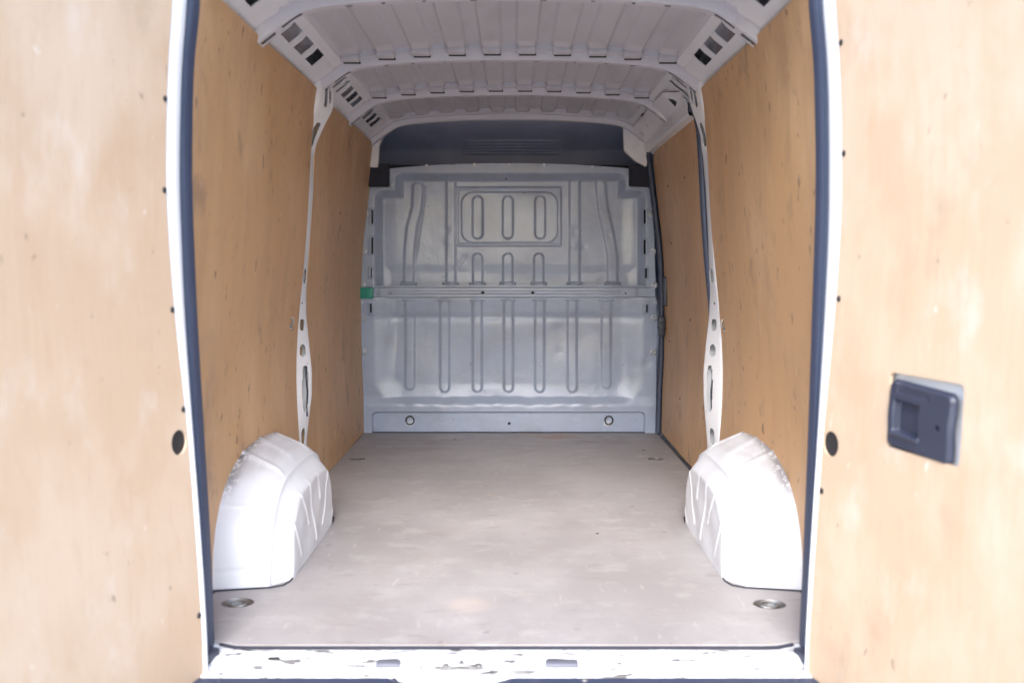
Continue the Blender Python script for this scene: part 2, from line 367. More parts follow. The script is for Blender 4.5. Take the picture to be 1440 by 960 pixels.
# gussets at the front corners of the roof
def prism(poly_xz, y0, y1, m, name, parent=van, bev=.004, label=None):
    n = len(poly_xz); V = [(a, y0, b) for a, b in poly_xz] + [(a, y1, b) for a, b in poly_xz]
    Fc = [tuple(range(n)), tuple(range(2 * n - 1, n - 1, -1))] + [(i, (i + 1) % n, n + (i + 1) % n, n + i) for i in range(n)]
    me = mesh(V, Fc, None)
    if bev:
        bm = bmesh.new(); bm.from_mesh(me); bmesh.ops.bevel(bm, geom=bm.edges[:], offset=bev, segments=2, affect='EDGES'); bm.to_mesh(me); bm.free()
    smooth(me, 35); return link(name, me, m, parent, label=label)
def pp(l, Y): return [tuple(map(float, at(a, b, Y))) for a, b in l]
prism(pp([(876, 168), (925, 160), (945, 175), (915, 205), (909, 235), (893, 226), (878, 212)], 5.36), 5.36, 5.40, PAINT, 'corner_gusset')
prism(pp([(526, 185), (545, 168), (560, 172), (540, 186), (533, 205), (531, 235), (520, 235)], 5.36), 5.36, 5.41, PAINT, 'corner_gusset')
prism(pp([(517, 233), (546, 230), (546, 262), (515, 262)], 5.40), 5.39, 5.56, NAVY, 'foam_block', label='black foam block at the upper left corner of the bulkhead')
prism(pp([(886, 231), (915, 233), (917, 262), (886, 261)], 5.40), 5.39, 5.56, NAVY, 'foam_block', label='black foam block at the upper right corner of the bulkhead')

# ================================================================== FLOOR
def arc_front(n=40):
    out = []
    for i in range(n + 1):
        x = -.90 + 1.8 * i / n; out.append((x, 2.335 + .03 * sstep(.70, .80, abs(x))))
    return out
fr = arc_front(); poly = fr + [(.90, 5.47), (-.90, 5.47)]
n = len(poly); V = [(a, b, 0) for a, b in poly] + [(a, b, -.014) for a, b in poly]
Fc = [tuple(range(n)), tuple(range(2 * n - 1, n - 1, -1))] + [(i, (i + 1) % n, n + (i + 1) % n, n + i) for i in range(n)]
ep = [(a, b_ - .0035, -.0075) for a, b_ in fr if abs(a) < .79]
cutters = []; cups = []
for cxp, cyp, rr_ in [(334, 847, .042), (1082, 849, .042), (503, 645, .036), (922, 645, .036)]:
    cx_, cy_ = on_floor(cxp, cyp); cups.append((cx_, cy_, rr_))
    c = lathe([(0, -.05), (rr_, -.05), (rr_, .05), (0, .05)], 28); c.transform(Matrix.Translation((cx_, cy_, 0)) @ Matrix.Diagonal((1.15, .9, 1, 1))); cutters.append(c)
floor = link('floor_board', cut(mesh(V, Fc, None), cutters), FLOOR, van)
link('edge_shadow_strip', tube(ep, .0045, 6), NAVY, floor)  # dark tube standing in for the shade line along the floor's front edge
cup_me = lathe([(.046, .0015), (.048, .003), (.052, .003), (.054, .001), (.050, 0)], 32)
dish = lathe([(0, -.022), (.03, -.021), (.043, -.006), (.046, .001)], 32)
ring_path = [(.026 * math.cos(t), .018 * math.sin(t), -.002 + .004 * math.sin(t)) for t in np.linspace(0, 2 * math.pi, 28, endpoint=False)]
ring_me = tube(ring_path, .0038, 8, True); ring_me.materials.append(STEEL)
hub_me = box_me(.02, .014, .012, .003); hub_me.materials.append(STEEL); dish.materials.append(STEEL)
cup_all = join((dish, Matrix.Identity(4)), (ring_me, Matrix.Identity(4)), (hub_me, T((0, -.012, -.008))))
for cx_, cy_, rr_ in cups:
    link('lashing_ring', cup_all, STEEL, floor, (cx_, cy_, 0), scale=(rr_ / .042 * 1.02, rr_ / .042 * .82, 1))
for cxp, cyp in [(640, 618), (840, 750), (905, 633)]:
    a, b_ = on_floor(cxp, cyp); link('screw', screw_me, SCREW, floor, (a, b_, .0005))

# ================================================================== WHEEL ARCHES
def arch(sg):
    nt_, nv = 220, 200
    t = np.linspace(0, math.pi, nt_); v = np.linspace(0, 1, nv)
    TT, VV = np.meshgrid(t, v, indexing='ij')
    def prof(yc, a, h, nn, skew):
        c, s_ = np.cos(TT), np.sin(TT)
        yy = -np.sign(c) * np.abs(c) ** (2 / nn); zz = np.abs(s_) ** (2 / nn)
        return yc + a * yy + skew * zz, h * zz
    yA, zA = prof(3.235, .505, .405, 2.2, .03)
    yB, zB = prof(3.155, .385, .312, 3.5, .075)
    # v: 0..0.45 top from wall to inner edge, 0.45..0.55 rounding, rest: inner face shrinking to its centre
    a = np.clip(VV / .5, 0, 1); f = np.clip((VV - .5) / .5, 0, 1)
    x_top = .955 + (.745 - .955) * a
    k = a ** 1.15
    y = yA * (1 - k) + yB * k; z = zA * (1 - k) + zB * k
    # rounding at the inner edge
    rnd = sstep(.80, 1, a); z = z - .012 * rnd * zB / .3
    yc0, zc0 = 3.19, -.02
    y = y + (yc0 - y) * f * .98; z = z + (zc0 - z) * f * .98
    X = x_top - .045 * sstep(0, .21, f) * (1) + 0 * f
    X = X - .012 * (1 - np.clip(z / .3, 0, 1)) * sstep(0, .2, f)
    # pressed creases fanning down the inner face
    def P(px, py):
        dx, dy, dz = ray(px, py); q = (-.712 - CX) / dx; return dy * q, CH + dz * q
    for l in [((417, 687), (426, 735)), ((428, 653), (435, 757)), ((443, 650), (442, 700)), ((455, 663), (446, 735)), ((462, 705), (455, 735)), ((407, 735), (415, 780))]:
        (ya, za), (yb, zb) = P(*l[0]), P(*l[1])
        X = X - .004 * np.exp(-(seg_d(y, z, ya, za, yb, zb) / .006) ** 2) * sstep(.10, .20, f)
    # creases across the top, welded seam
    for th, dp, wd in ((1.22, .006, .035), (1.55, .005, .03), (1.85, .006, .035)):
        z = z + dp * np.exp(-((TT - th) / wd) ** 2) * (1 - sstep(.85, 1, a)) * sstep(.02, .12, a)
    for zl in (.235,):
        g_ = np.exp(-((z - zl - (x_top - .84) * .12) / .004) ** 2) * (TT < 1.5) * (f <= 0); y = y - .003 * g_
    g_ = np.exp(-((z - .055) / .004) ** 2) * (f <= 0); y = y + .003 * g_ * (TT < 1.5)
    # dents
    dn = .003 * np.sin(y * 23 + 1.3) * np.sin(z * 31) ; X = X + dn * sstep(0, .4, f)
    # foot flare
    return grid(sg * X, y, z, flip=(sg < 0), ang=70)
for sg in (-1, 1):
    o = link('wheel_arch', arch(sg), ARCH, van)
# dark tubes in place of shadow gaps where floor meets walls and bulkhead
for sg in (-1, 1):
    link('joint_shadow_line', tube([(sg * float(W(0, y)) - sg * .001, y, .001) for y in np.linspace(3.72, 5.45, 12)], .0035, 6), NAVY, van)
    link('joint_shadow_line', tube([(sg * float(W(0, y)) - sg * .001, y, .001) for y in (2.38, 2.5, 2.6, 2.71)], .0035, 6), NAVY, van)
link('joint_shadow_line', tube([(x, 5.452 + .002 * math.sin(x * 23), .002) for x in np.linspace(-.88, .88, 40)], .004, 6), NAVY, van)
# dark line round each foot, in place of its contact shadow
for sg in (-1, 1):
    path = [(sg * .925, 2.728, .002), (sg * .74, 2.762, .002), (sg * .705, 2.782, .002), (sg * .692, 2.82, .002), (sg * .692, 3.50, .002), (sg * .70, 3.56, .002), (sg * .90, 3.75, .002)]
    link('joint_shadow_line', tube(path, .003, 6), NAVY, van)

# ================================================================== SIDE LININGS
def lining(sg, ya, yb, zlo=0.002, zhi=1.73, off=0.0, m=PLY, name='plywood_panel', parent=van, label=None, warp=.004, topcut=None, corner=0):
    nz, ny = 90, 60
    z = np.linspace(zlo, zhi, nz); y = np.linspace(0, 1, ny); ZZ, U = np.meshgrid(z, y, indexing='ij')
    a = ya(ZZ) if callable(ya) else ya; b = yb(ZZ) if callable(yb) else yb
    YY = a + (b - a) * U
    if topcut is not None:
        top = topcut(YY); ZZ = zlo + (ZZ - zlo) * (top - zlo) / (zhi - zlo)
    XX = sg * (W(ZZ, YY) - off + warp * np.sin(ZZ * 3.1 + YY * 2.3) * np.sin(YY * 2.9 + 1))
    return link(name, grid(XX, YY, ZZ, thick=.009 * (1 if sg < 0 else -1), ang=40), m, parent, label=label)
pl = lining(-1, 2.37, 3.806, label='plywood side panel behind the left wheel arch, from rear opening to pillar')
pr = lining(1, 2.37, 3.806, label='plywood side panel behind the right wheel arch, from rear opening to pillar')
pf = lining(-1, 3.90, 5.455, off=-.004, zhi=1.72, label='plywood side panel between left pillar and bulkhead')
slide = bpy.data.objects.new('sliding_door', None); COL.objects.link(slide); slide.location = (.9, 4.6, 0); ORG[slide.name] = Vector(slide.location)
slide.parent = van; slide.matrix_parent_inverse = Matrix.Translation(-VAN_LOC); slide['label'] = 'closed side door with plywood lining and black seal'
ps = lining(1, 3.93, lambda z: 5.37 - .02 * sstep(.5, 1.5, z), off=-.018, zhi=1.70, zlo=.015, name='plywood_panel', parent=slide,
            topcut=lambda Y: 1.655 + .02 * (5.4 - Y) / 1.5 - .04 * sstep(5.22, 5.37, Y), label='plywood panel on the side door, framed in black seal')
# seal round the side door
sp_ = []
for z in np.linspace(0.01, 1.60, 24): sp_.append((float(W(z, 5.39)) - .006, 5.395 - .02 * float(sstep(.5, 1.5, z)), z))
sp_ += [(float(W(1.64)) - .006, 5.36, 1.645), (float(W(1.67)) - .006, 5.30, 1.672)]
for y in np.linspace(5.2, 4.05, 12): sp_.append((float(W(1.68)) - .004, y, 1.676 + .012 * (5.4 - y)))
sp_ += [(float(W(1.65)) - .006, 3.97, 1.66)]
for z in np.linspace(1.58, .01, 24): sp_.append((float(W(z)) - .006, 3.935, z))
link('seal', tube(sp_, .017, 8), RUBBER, slide)
# latch block and cable on the front seal of the side door
link('latch_block', join((box_me(.035, .05, .118, .006), T((0, 0, 0))), (box_me(.04, .054, .03, .004), T((0, 0, .03))), (box_me(.04, .054, .012, .003), T((0, 0, -.01)))), PLASTIC, slide, (.888, 5.33, .655), label='black latch block on the side door seal')
link('latch_cover', box_me(.03, .06, .17, .01), PLASTIC, slide, (.905, 5.30, .86))
link('bracket', box_me(.02, .02, .02, .004), PLASTIC, slide, (.885, 5.25, .02))
# narrow wavy reveal between floor and lining
SCR = {pl: [(330, 146), (383, 180), (417, 202), (302, 462), (348, 400), (386, 467), (404, 470), (330, 560)],
       pf: [(478, 300), (497, 280), (470, 470), (453, 395), (462, 560), (500, 500)],
       pr: [(1098, 145), (1046, 178), (1022, 325), (1092, 325), (1113, 474), (1060, 470), (1030, 458), (1075, 570)],
       ps: [(943, 262), (967, 250), (975, 450), (945, 480), (948, 342), (960, 560)]}
for p, l in SCR.items():
    for px, py in l:
        X, Y, z = on_wall(px, py); X -= math.copysign(.0015 if p is not ps else -.014, X)
        link('screw', screw_me, SCREW, p, (X, Y, z), rot=(0, R(90) * (-1 if X > 0 else 1), 0), scale=(1.2, 1.2, 1))
def hook(parent, px, py, label):
    X, Y, z = on_wall(px, py); s_ = -1 if X > 0 else 1
    me = join((box_me(.004, .035, .05, .002), Matrix.Identity(4)), (tube([(0, 0, .018), (.007, 0, .015), (.010, 0, .004), (.010, 0, -.010), (.007, 0, -.016), (0, 0, -.018)], .0035, 8), T((.002, 0, 0))), (lathe([(0, .005), (.006, .004), (.007, 0)], 10), T((.002, .008, -.03)) @ Matrix.Rotation(R(90), 4, 'Y')))
    link('lashing_eye', me, STEEL, parent, (X + s_ * .003, Y, z), rot=(0, 0, 0 if s_ > 0 else math.pi), label=label)
hook(pl, 407, 452, 'steel lashing eye on left plywood beside the pillar'); hook(pr, 1020, 455, 'steel lashing eye on right plywood beside the pillar')
X, Y, z = on_wall(499, 433)
link('cap', lathe([(0, .004), (.028, .004), (.036, 0)], 24), PAINT, pf, (X + .001, Y, z), rot=(0, R(90), 0), label='small white oval cap on the plywood')

# pillars: face strip between measured edges, at real depth
LP = [(450, 466, 104), (450, 469, 124), (449, 468, 147), (436, 456, 170), (430, 450, 184), (427.5, 445, 195), (427.5, 441, 213), (433, 440, 224), (432.7, 440, 262), (428.7, 436, 319), (424.6, 432, 376), (421.8, 430, 411), (417.5, 430, 445), (414, 434.5, 491), (412.6, 437.8, 525), (413.5, 437.8, 560), (416, 434.4, 588), (419, 431, 623), (421, 431, 660)]
RP = [(966, 984, 104), (968, 984, 124), (973, 987, 147), (982, 993, 172), (986, 998, 188), (987, 1001.5, 203), (989, 1001.5, 213), (990, 997.5, 226), (993, 999, 262), (995.8, 1002, 319), (998, 1005, 376), (999, 1008.4, 411), (998, 1013, 445), (993, 1014, 491), (990, 1014, 526), (990, 1013, 560), (992, 1012, 589), (995, 1011, 629), (996, 1011, 660)]
def pillar(sg, L, holes):
    ya, yb = 3.80, 3.90
    rows = []
    for a, b, py in L:
        near, far = (a, b) if sg < 0 else (b, a)
        X1, z1 = at(near, py, ya); X2, z2 = at(far, py, yb); rows.append((float(X1), float(X2), float(z1), float(z2)))
    Rw = np.array(rows[::-1]); zz = np.linspace(Rw[0, 2], Rw[-1, 2], 340)
    def sm(c):
        v = np.interp(zz, Rw[:, 2], Rw[:, c]); k = np.ones(9) / 9; return np.convolve(np.pad(v, 4, 'edge'), k, 'valid')
    X1, X2 = sm(0), sm(1)
    out = sg * (W(zz) + .03)
    us = np.linspace(0, 1, 21)
    cols = [(out, ya - .012 + 0 * zz), (X1 + sg * .004, ya - .004 + 0 * zz)]
    for u in us: cols.append((X1 + (X2 - X1) * u - sg * .003 * np.sin(u * math.pi) ** .5, ya + (yb - ya) * u))
    cols += [(X2 + sg * .004, yb + .004 + 0 * zz), (out, yb + .012 + 0 * zz)]
    X = np.array([c[0] for c in cols]).T; Y = np.array([c[1] + 0 * zz for c in cols]).T; Z = np.repeat(zz[:, None], len(cols), 1)
    # pressed edges: channel down the face
    mask = np.ones((len(zz) - 1, len(cols) - 1), bool); zc = (zz[:-1] + zz[1:]) / 2; uc = (us[:-1] + us[1:]) / 2
    for z0, z1, u0, u1 in holes:
        zm, hz, um, hu = (z0 + z1) / 2, (z1 - z0) / 2, (u0 + u1) / 2, (u1 - u0) / 2
        ZC, UC = np.meshgrid(zc, uc, indexing='ij'); m_ = (np.abs((ZC - zm) / hz) ** 3 + np.abs((UC - um) / hu) ** 3) < 1
        mask[:, 2:2 + len(uc)][m_] = False
    return grid(X, Y, Z, mask=mask, thick=.002 * sg, flip=True, ang=40)
hl = [(.38, .58, .42, .80), (.62, .67, .30, .70), (.73, .78, .25, .70), (.93, .99, .2, .85), (1.50, 1.60, .35, .72), (1.66, 1.74, .30, .52), (1.68, 1.74, .62, .78), (.24, .31, .3, .7), (.84, .85, .3, .5)]
link('body_pillar', pillar(-1, LP, hl), PAINT, van, label='white pressed steel pillar between the left plywood panels')
link('body_pillar', pillar(1, RP, hl), PAINT, van, label='white pressed steel pillar between the right plywood and the side door')
for sg in (-1, 1):   # backing behind the holes
    zq = np.linspace(0, 1.78, 60); Yq = np.array([3.78, 3.93]); ZZ, YY = np.meshgrid(zq, Yq, indexing='ij')
    link('pillar_inner', grid(sg * (W(ZZ) + .025), YY, ZZ, thick=.003), PLASTIC, van)
    link('cable', tube([(sg * (.868 + .004 * math.sin(k * .5)), 3.865 + .012 * math.sin(k * .45), .36 + k * .012) for k in range(20)], .0035, 6), PLASTIC, van)

# ================================================================== BULKHEAD
YB = 5.46
bh = bpy.data.objects.new('bulkhead', None); COL.objects.link(bh); bh.location = (0, YB, 0); ORG[bh.name] = Vector(bh.location)
bh.parent = van; bh.matrix_parent_inverse = Matrix.Translation(-VAN_LOC); bh['label'] = 'grey painted pressed steel bulkhead closing off the cab'
OUT_L = [(508, 607), (506, 500), (507, 400), (509, 330), (512, 290), (516, 272), (519, 264), (530, 260), (546, 256), (548, 238)]
def edge_l(py): return np.interp(py, [228, 238, 256, 258, 261, 266, 272, 290, 330, 400, 500, 607], [548, 548, 548, 540, 524, 518, 516, 512, 509, 507, 506, 508])
def edge_r(py): return np.interp(py, [228, 238, 256, 259, 263, 268, 290, 330, 400, 500, 607], [888, 888, 889, 899, 912, 915, 917, 920, 922, 923, 923])
def top_y(px): return 229.5 + 8 * (np.abs(px - 716) / 172) ** 2.2
def bevel(d, wd): return 1 - sstep(-wd, 0, d)          # 1 inside, 0 outside
def rib(px, py, pts_, hw, wd=4.0):
    d = 1e9
    for (a, b), (c, e) in zip(pts_[:-1], pts_[1:]): d = np.minimum(d, seg_d(px, py, a, b, c, e))
    return 1 - sstep(hw - wd * .5, hw + wd * .5, d)
def ridge(px, py, a, b, c, e, s_): return np.exp(-(seg_d(px, py, a, b, c, e) / s_) ** 2)
def h_upper(px, py):
    d = np.minimum.reduce([px - edge_l(np.maximum(py, 262)) - 12 - 20 * (1 - sstep(262, 275, py)) , edge_r(np.maximum(py, 262)) - px - 12 - 20 * (1 - sstep(262, 275, py)), py - top_y(px) - 10])
    dl = rrect(px, py, 525, 266, 910, 470, 14); dt = rrect(px, py, 554, 242, 882, 470, 12)
    d = np.minimum(dl, dt)
    h = .065 * bevel(d, 13)
    ribs = [([(586, 262), (585, 290), (577, 320), (574, 352), (573, 396)], 7), ([(633, 255), (633, 397)], 6.5), ([(809, 255), (809, 397)], 7.2),
            ([(846, 258), (849, 290), (858, 330), (863, 360), (863, 397)], 7)]
    for p_, hw in ribs: h = h - .009 * rib(px, py, p_, hw, 5.0)
    for xx in (671, 714, 758): h = h - .009 * rib(px, py, [(xx, 363), (xx, 402)], 6.8)
    for xx in (573, 633, 671, 714, 758, 809, 863): h = h - .008 * bevel(rrect(px, py, xx - 12, 396, xx + 12, 403, 2), 2.5)
    d = rrect(px, py, 639, 261, 791, 347, 4); h = h - .007 * bevel(d, 2.5) + .004 * bevel(d + 3.5, 2.5)
    d = rrect(px, py, 647, 268, 786, 342, 18); h = h - .006 * bevel(d, 2.2)
    for xx in (671, 714, 760): h = h + .010 * rib(px, py, [(xx, 282), (xx, 328)], 7.2, 4)
    h = h + .003 * ridge(px, py, 596, 262, 592, 300, 1.6) + .003 * ridge(px, py, 592, 300, 580, 375, 1.6)
    # panel oil-canning, dents
    h = h + .008 * np.sin((px - 560) / 41) * np.sin((py - 250) / 47) * bevel(rrect(px, py, 540, 255, 895, 400, 8), 20)
    h = h + .003 * ridge(px, py, 640, 378, 652, 362, 4) + .005 * bevel(rrect(px, py, 535, 370, 900, 460, 4), 16)
    for cx_, cy_, r, k in [(626, 322, 5, .004), (628, 340, 4, -.004), (808, 325, 6, .005), (809, 345, 4, -.004), (822, 346, 4, .004), (857, 330, 4, .003), (665, 372, 10, .004)]:
        h = h + k * np.exp(-(np.hypot(px - cx_, py - cy_) / r) ** 2)
    for xx, y0, y1 in ((523, 292, 318), (523, 331, 360), (522, 374, 393), (907, 292, 318), (907, 334, 360), (908, 374, 393)):
        h = h - .005 * bevel(rrect(px, py, xx - 5, y0, xx + 4, y1, 3), 2)
    return h
def h_lower(px, py):
    d = rrect(px, py, 524, 340, 907, 572, 44); h = .026 * bevel(d, 34)
    h = h - .016 * (1 - sstep(421, 452, py)) + .005 * np.exp(-((py - 446) / 5) ** 2) * bevel(rrect(px, py, 520, 400, 915, 480, 20), 34)
    for xx, y1 in zip((576, 625, 671, 715, 759, 805, 853), (546, 549, 549, 549, 549, 549, 544)):
        h = h - .0085 * rib(px, py, [(xx, 426), (xx, y1 - 4)], 6.4, 5.0)
        h = h - .006 * bevel(rrect(px, py, xx - 11, 418, xx + 11, 424, 2), 2)
    h = h - .016 * sstep(556, 572, py) + .020 * sstep(575, 580, py) * bevel(rrect(px, py, 523, 578, 907, 640, 7), 2.5) - .012 * 0
    rn = np.sin(px / 7.3) * np.sin(px / 13 + 1) * .004; h = h + rn * np.exp(-((py - 566) / 6) ** 2) * bevel(rrect(px, py, 560, 500, 860, 600, 10), 12)
    h = h + .006 * np.sin((px - 520) / 37) * np.sin((py - 425) / 23) * bevel(rrect(px, py, 540, 430, 895, 560, 8), 20)
    for cx_, cy_, r, k in [(787, 495, 6, .002), (780, 449, 9, -.002), (910, 510, 7, .004), (853, 493, 5, .0015), (695, 437, 9, .002)]:
        h = h + k * np.exp(-(np.hypot(px - cx_, py - cy_) / r) ** 2)
    h = h - .004 * bevel(rrect(px, py, 517, 425, 527, 444, 2), 2) - .004 * bevel(rrect(px, py, 903, 425, 913, 441, 2), 2)
    return h
def panel(name, hf, y0, y1, yoff=0, slots=(), step=.8):
    py = np.arange(y0, y1 + step / 2, step); px = np.arange(500, 930.1, step); PX, PY = np.meshgrid(px, py, indexing='ij')
    X, Z = at(PX, PY, YB); H = hf(PX, PY)
    pc, qc = (PX[:-1, :-1] + PX[1:, 1:]) / 2, (PY[:-1, :-1] + PY[1:, 1:]) / 2
    # pull the outside columns onto the outline so that the edge is clean
    lo, hi = edge_l(PY), edge_r(PY); PXc = np.clip(PX, lo, hi)
    X, _ = at(PXc, PY, YB); tp = top_y(PXc); PYc = np.maximum(PY, tp); X, Z = at(PXc, PYc, YB); H = hf(PXc, PYc)
    mask = (pc > edge_l(qc) - step) & (pc < edge_r(qc) + step) & (qc > top_y(pc) - step)
    for a, b, c, e in slots: mask &= ~(rrect(pc, qc, a, b, c, e, 1.0) < 0)
    return link(name, grid(X, YB + H + yoff - .0, Z, mask=mask, flip=False, ang=180), BULK, bh)
SL = [(522.2, 295, 524.6, 315), (522.2, 334, 524.6, 357), (521.4, 377, 523.6, 391), (905.3, 295, 907.7, 315), (905.3, 337, 907.7, 357), (907.4, 377, 909.4, 391)]
up = panel('upper_panel', h_upper, 226, 404, slots=SL)
lo = panel('lower_panel', h_lower, 418, 609, slots=[(521, 427, 523.6, 440), (908, 428, 910.4, 439)])
link('slot_backing', box_me(1.76, .004, 1.5, 0), DARK, bh, (0, 5.60, .76))
# cross rail
py = np.linspace(401, 421, 60); px = np.linspace(509, 921, 420); PX, PY = np.meshgrid(px, py, indexing='ij'); X, Z = at(PX, PY, YB)
h = -.014 * bevel(rrect(PX, PY, 505, 403.3, 925, 418.8, 1), 1.5) - .004 * bevel(rrect(PX, PY, 545, 408, 872, 414, 2), 2) + .006 * bevel(rrect(PX, PY, 470, 400, 536, 425, 2), 6) + .006 * bevel(rrect(PX, PY, 892, 400, 990, 425, 2), 6)
for xx in (679, 749): h = h + .006 * (np.hypot(PX - xx, PY - 411.5) < 2.2)
link('cross_rail', grid(X, YB + h + .002, Z, ang=180), BULK, bh)
hd = lathe([(0, .002), (.007, .002), (.009, .0)], 14)
for xx, yy in ((679, 411.5), (749, 411.5), (549.5, 412.5), (880, 412.5), (716, 596), (711.5, 251)):
    X, z = at(xx, yy, YB - .019); link('screw', hd, DARK, bh, (float(X), YB - (.019 if yy < 500 and yy > 300 else -.004), float(z)), rot=(R(90), 0, 0), scale=(1, 1, 1) if xx in (679, 749, 716) else (.5, .5, 1))
for xx, yy in [(514, 299), (512, 352), (510, 399), (510, 424), (511, 446), (511, 493), (916, 300), (918, 352), (920, 400), (920, 424), (920, 446), (919, 494), (600, 232), (667, 230.5), (716, 229.8 + 1.5), (765, 231), (833, 234), (547 + 4, 243), (551, 259)]:
    X, z = at(xx, yy + 1, YB - .004)
    link('bolt', bolt_me, BOLT, bh, (float(X), YB - .004, float(z)), rot=(R(90), 0, 0), scale=(1.15, 1.15, 1.3) if yy > 262 else (.55, .55, .6))
for xx, yy in ((576, 593), (855, 593)):
    X, z = at(xx, yy, YB)
    rp = [(.024 * math.cos(t), -.010 - .004 * math.sin(t), .026 * math.sin(t)) for t in np.linspace(0, 2 * math.pi, 24, endpoint=False)]
    link('ring', tube(rp, .0042, 8, True), SCREW, bh, (float(X) + .004, YB - .002, float(z) + .012))
    me = join((lathe([(0, .014), (.010, .014), (.013, .010), (.014, .004), (.019, .004), (.020, 0)], 18), Matrix.Rotation(R(90), 4, 'X')), (box_me(.05, .004, .03, .001), T((0, .001, 0))))
    link('ring_bolt', me, BOLT, bh, (float(X), YB + .004, float(z) - .010))
X, z = at(515.5, 412, 5.42)
link('tape', join((box_me(.078, .012, .066, .003), Matrix.Identity(4)), (box_me(.048, .016, .06, .003), T((.014, -.004, .002)))), GREEN, bh, (float(X), 5.425, float(z)), label='green tape on the left end of the cross rail')
# seam strip below the bulkhead edge
# ================================================================== REAR OPENING: seal, posts, sill, bumper
def curve_px(tab):
    a = np.array(tab, float); return lambda y: np.interp(y, a[:, 0], a[:, 1])
L_in = curve_px([(0, 279), (50, 271), (100, 267), (250, 265), (330, 268), (440, 272.5), (600, 282), (726, 290), (860, 296), (930, 298)])
L_out = curve_px([(0, 263), (50, 258), (100, 254), (250, 251), (330, 254), (440, 258.5), (600, 270), (726, 280), (860, 289), (930, 292)])
L_ply = curve_px([(0, 245), (50, 240), (100, 236.5), (250, 233), (330, 237), (440, 245.5), (600, 264), (726, 273.5), (860, 283), (930, 286)])
R_in = curve_px([(0, 1139), (50, 1147), (120, 1150), (250, 1152), (330, 1150), (450, 1146), (600, 1141), (726, 1136), (860, 1130), (930, 1127)])
R_out = curve_px([(0, 1156), (50, 1162), (120, 1166), (250, 1167), (330, 1166), (450, 1160), (600, 1151), (726, 1143), (860, 1135), (930, 1132)])
R_ply = curve_px([(0, 1172), (50, 1178), (120, 1182), (250, 1184), (330, 1182), (450, 1173), (600, 1158), (726, 1149), (860, 1140), (930, 1136)])
pyv = np.linspace(0, 930, 60)
def smo(v): return np.convolve(np.pad(v, 3, 'edge'), np.ones(7) / 7, 'valid')
def edge_at(fn, Y):
    X, z = at(smo(fn(pyv)), pyv, Y)
    o = np.argsort(z); X, z = X[o], z[o]
    zq = np.linspace(-.10, 1.80, 90); return np.interp(zq, z, X), zq
for sg, fi, fo in ((-1, L_in, L_out), (1, R_in, R_out)):
    Xi, zq = edge_at(fi, 2.335); Xo, _ = edge_at(fo, 2.335)
    # bulb section
    u = np.linspace(0, 1, 9); X = Xi[:, None] * (1 - u) + Xo[:, None] * u; Yg = 2.335 - .018 * np.sin(u * math.pi)[None] ** .5 - .004 * np.sin(u * math.pi * 3)[None] + 0 * X
    X = np.c_[Xi - sg * .0, X, Xo]; Yg = np.c_[np.full(90, 2.36), Yg, np.full(90, 2.36)]; Z = np.repeat(zq[:, None], X.shape[1], 1)
    link('door_seal', grid(X, Yg, Z, flip=sg > 0, ang=60), RUBBER, van, label='dark blue-black rubber seal down the %s side of the rear opening' % ('left' if sg < 0 else 'right'))
    # rear post: returns from seal to lining, and out to the body side
    cols = [(sg * (W(zq) + .01), 2.42), (Xi + sg * .006, 2.365), (Xi + sg * .006, 2.345), (Xo, 2.345), (Xo + sg * .05, 2.335), (sg * (W(zq) + .13), 2.30)]
    X = np.array([c[0] for c in cols]).T; Yg = np.array([c[1] + 0 * zq for c in cols]).T; Z = np.repeat(zq[:, None], len(cols), 1)
    link('rear_post', grid(X, Yg, Z, flip=sg > 0, thick=.003 * -sg, ang=30), PAINT, van)
link('rear_header', box_me(1.96, .12, .17, .02), PAINT, van, (0, 2.36, 1.885))
# sill
x = np.linspace(-.80, .80, 321); sec = [(2.36, -.010), (2.352, -.012), (2.335, -.014), (2.30, -.016), (2.290, -.020), (2.280, -.030), (2.262, -.032), (2.235, -.033), (2.224, -.036), (2.220, -.045), (2.219, -.085)]
sx = []
ss = np.array(sec); tt = np.linspace(0, len(ss) - 1, 61); sy = np.interp(tt, np.arange(len(ss)), ss[:, 0]); sz = np.interp(tt, np.arange(len(ss)), ss[:, 1])
XX = np.repeat(x[:, None], 61, 1); YY = np.repeat(sy[None], 321, 0); ZZ = np.repeat(sz[None], 321, 0)
ZZ = ZZ + .0025 * np.sin(XX * 19) * np.exp(-((YY - 2.31) / .03) ** 2)
for a, b in ((-.62, -.50), (-.46, -.40), (-.05, .05), (.18, .3), (.40, .52)):   # shallow pressings
    ZZ -= .006 * bevel(rrect(XX, YY, a, 2.285, b, 2.325, .008), .01)
# latch striker hollow in the middle
ZZ -= .010 * bevel(np.hypot((XX + .14) / .13, (YY - 2.245) / .035) - 1, .4)
XC, YC = (XX[:-1, :-1] + XX[1:, 1:]) / 2, (YY[:-1, :-1] + YY[1:, 1:]) / 2; mask = np.ones(XC.shape, bool)
for (a, b) in ((530, 562), (768, 812)):
    x0, y_ = on_floor(a, 928, -.018); x1, _ = on_floor(b, 928, -.018); mask &= ~(rrect(XC, YC, x0, y_ - .013, x1, y_ + .013, .004) < 0)
sill = link('rear_sill', grid(XX, YY, ZZ, mask=mask, ang=60), SILL, van, label='white painted rear sill, scuffed and chipped')
for a, b in ((530, 562), (768, 812)):
    x0, y_ = on_floor(a, 928, -.018); x1, _ = on_floor(b, 928, -.018)
    link('sill_insert', box_me(x1 - x0 + .004, .03, .01, .003), mat('grey_plastic', (.13, .135, .17), .4), sill, ((x0 + x1) / 2, y_, -.026))
xa, ya_ = on_floor(385, 925, -.015); link('sill_hole', box_me(.03, .012, .004, .001), DARK, sill, (xa, ya_, -.0155))
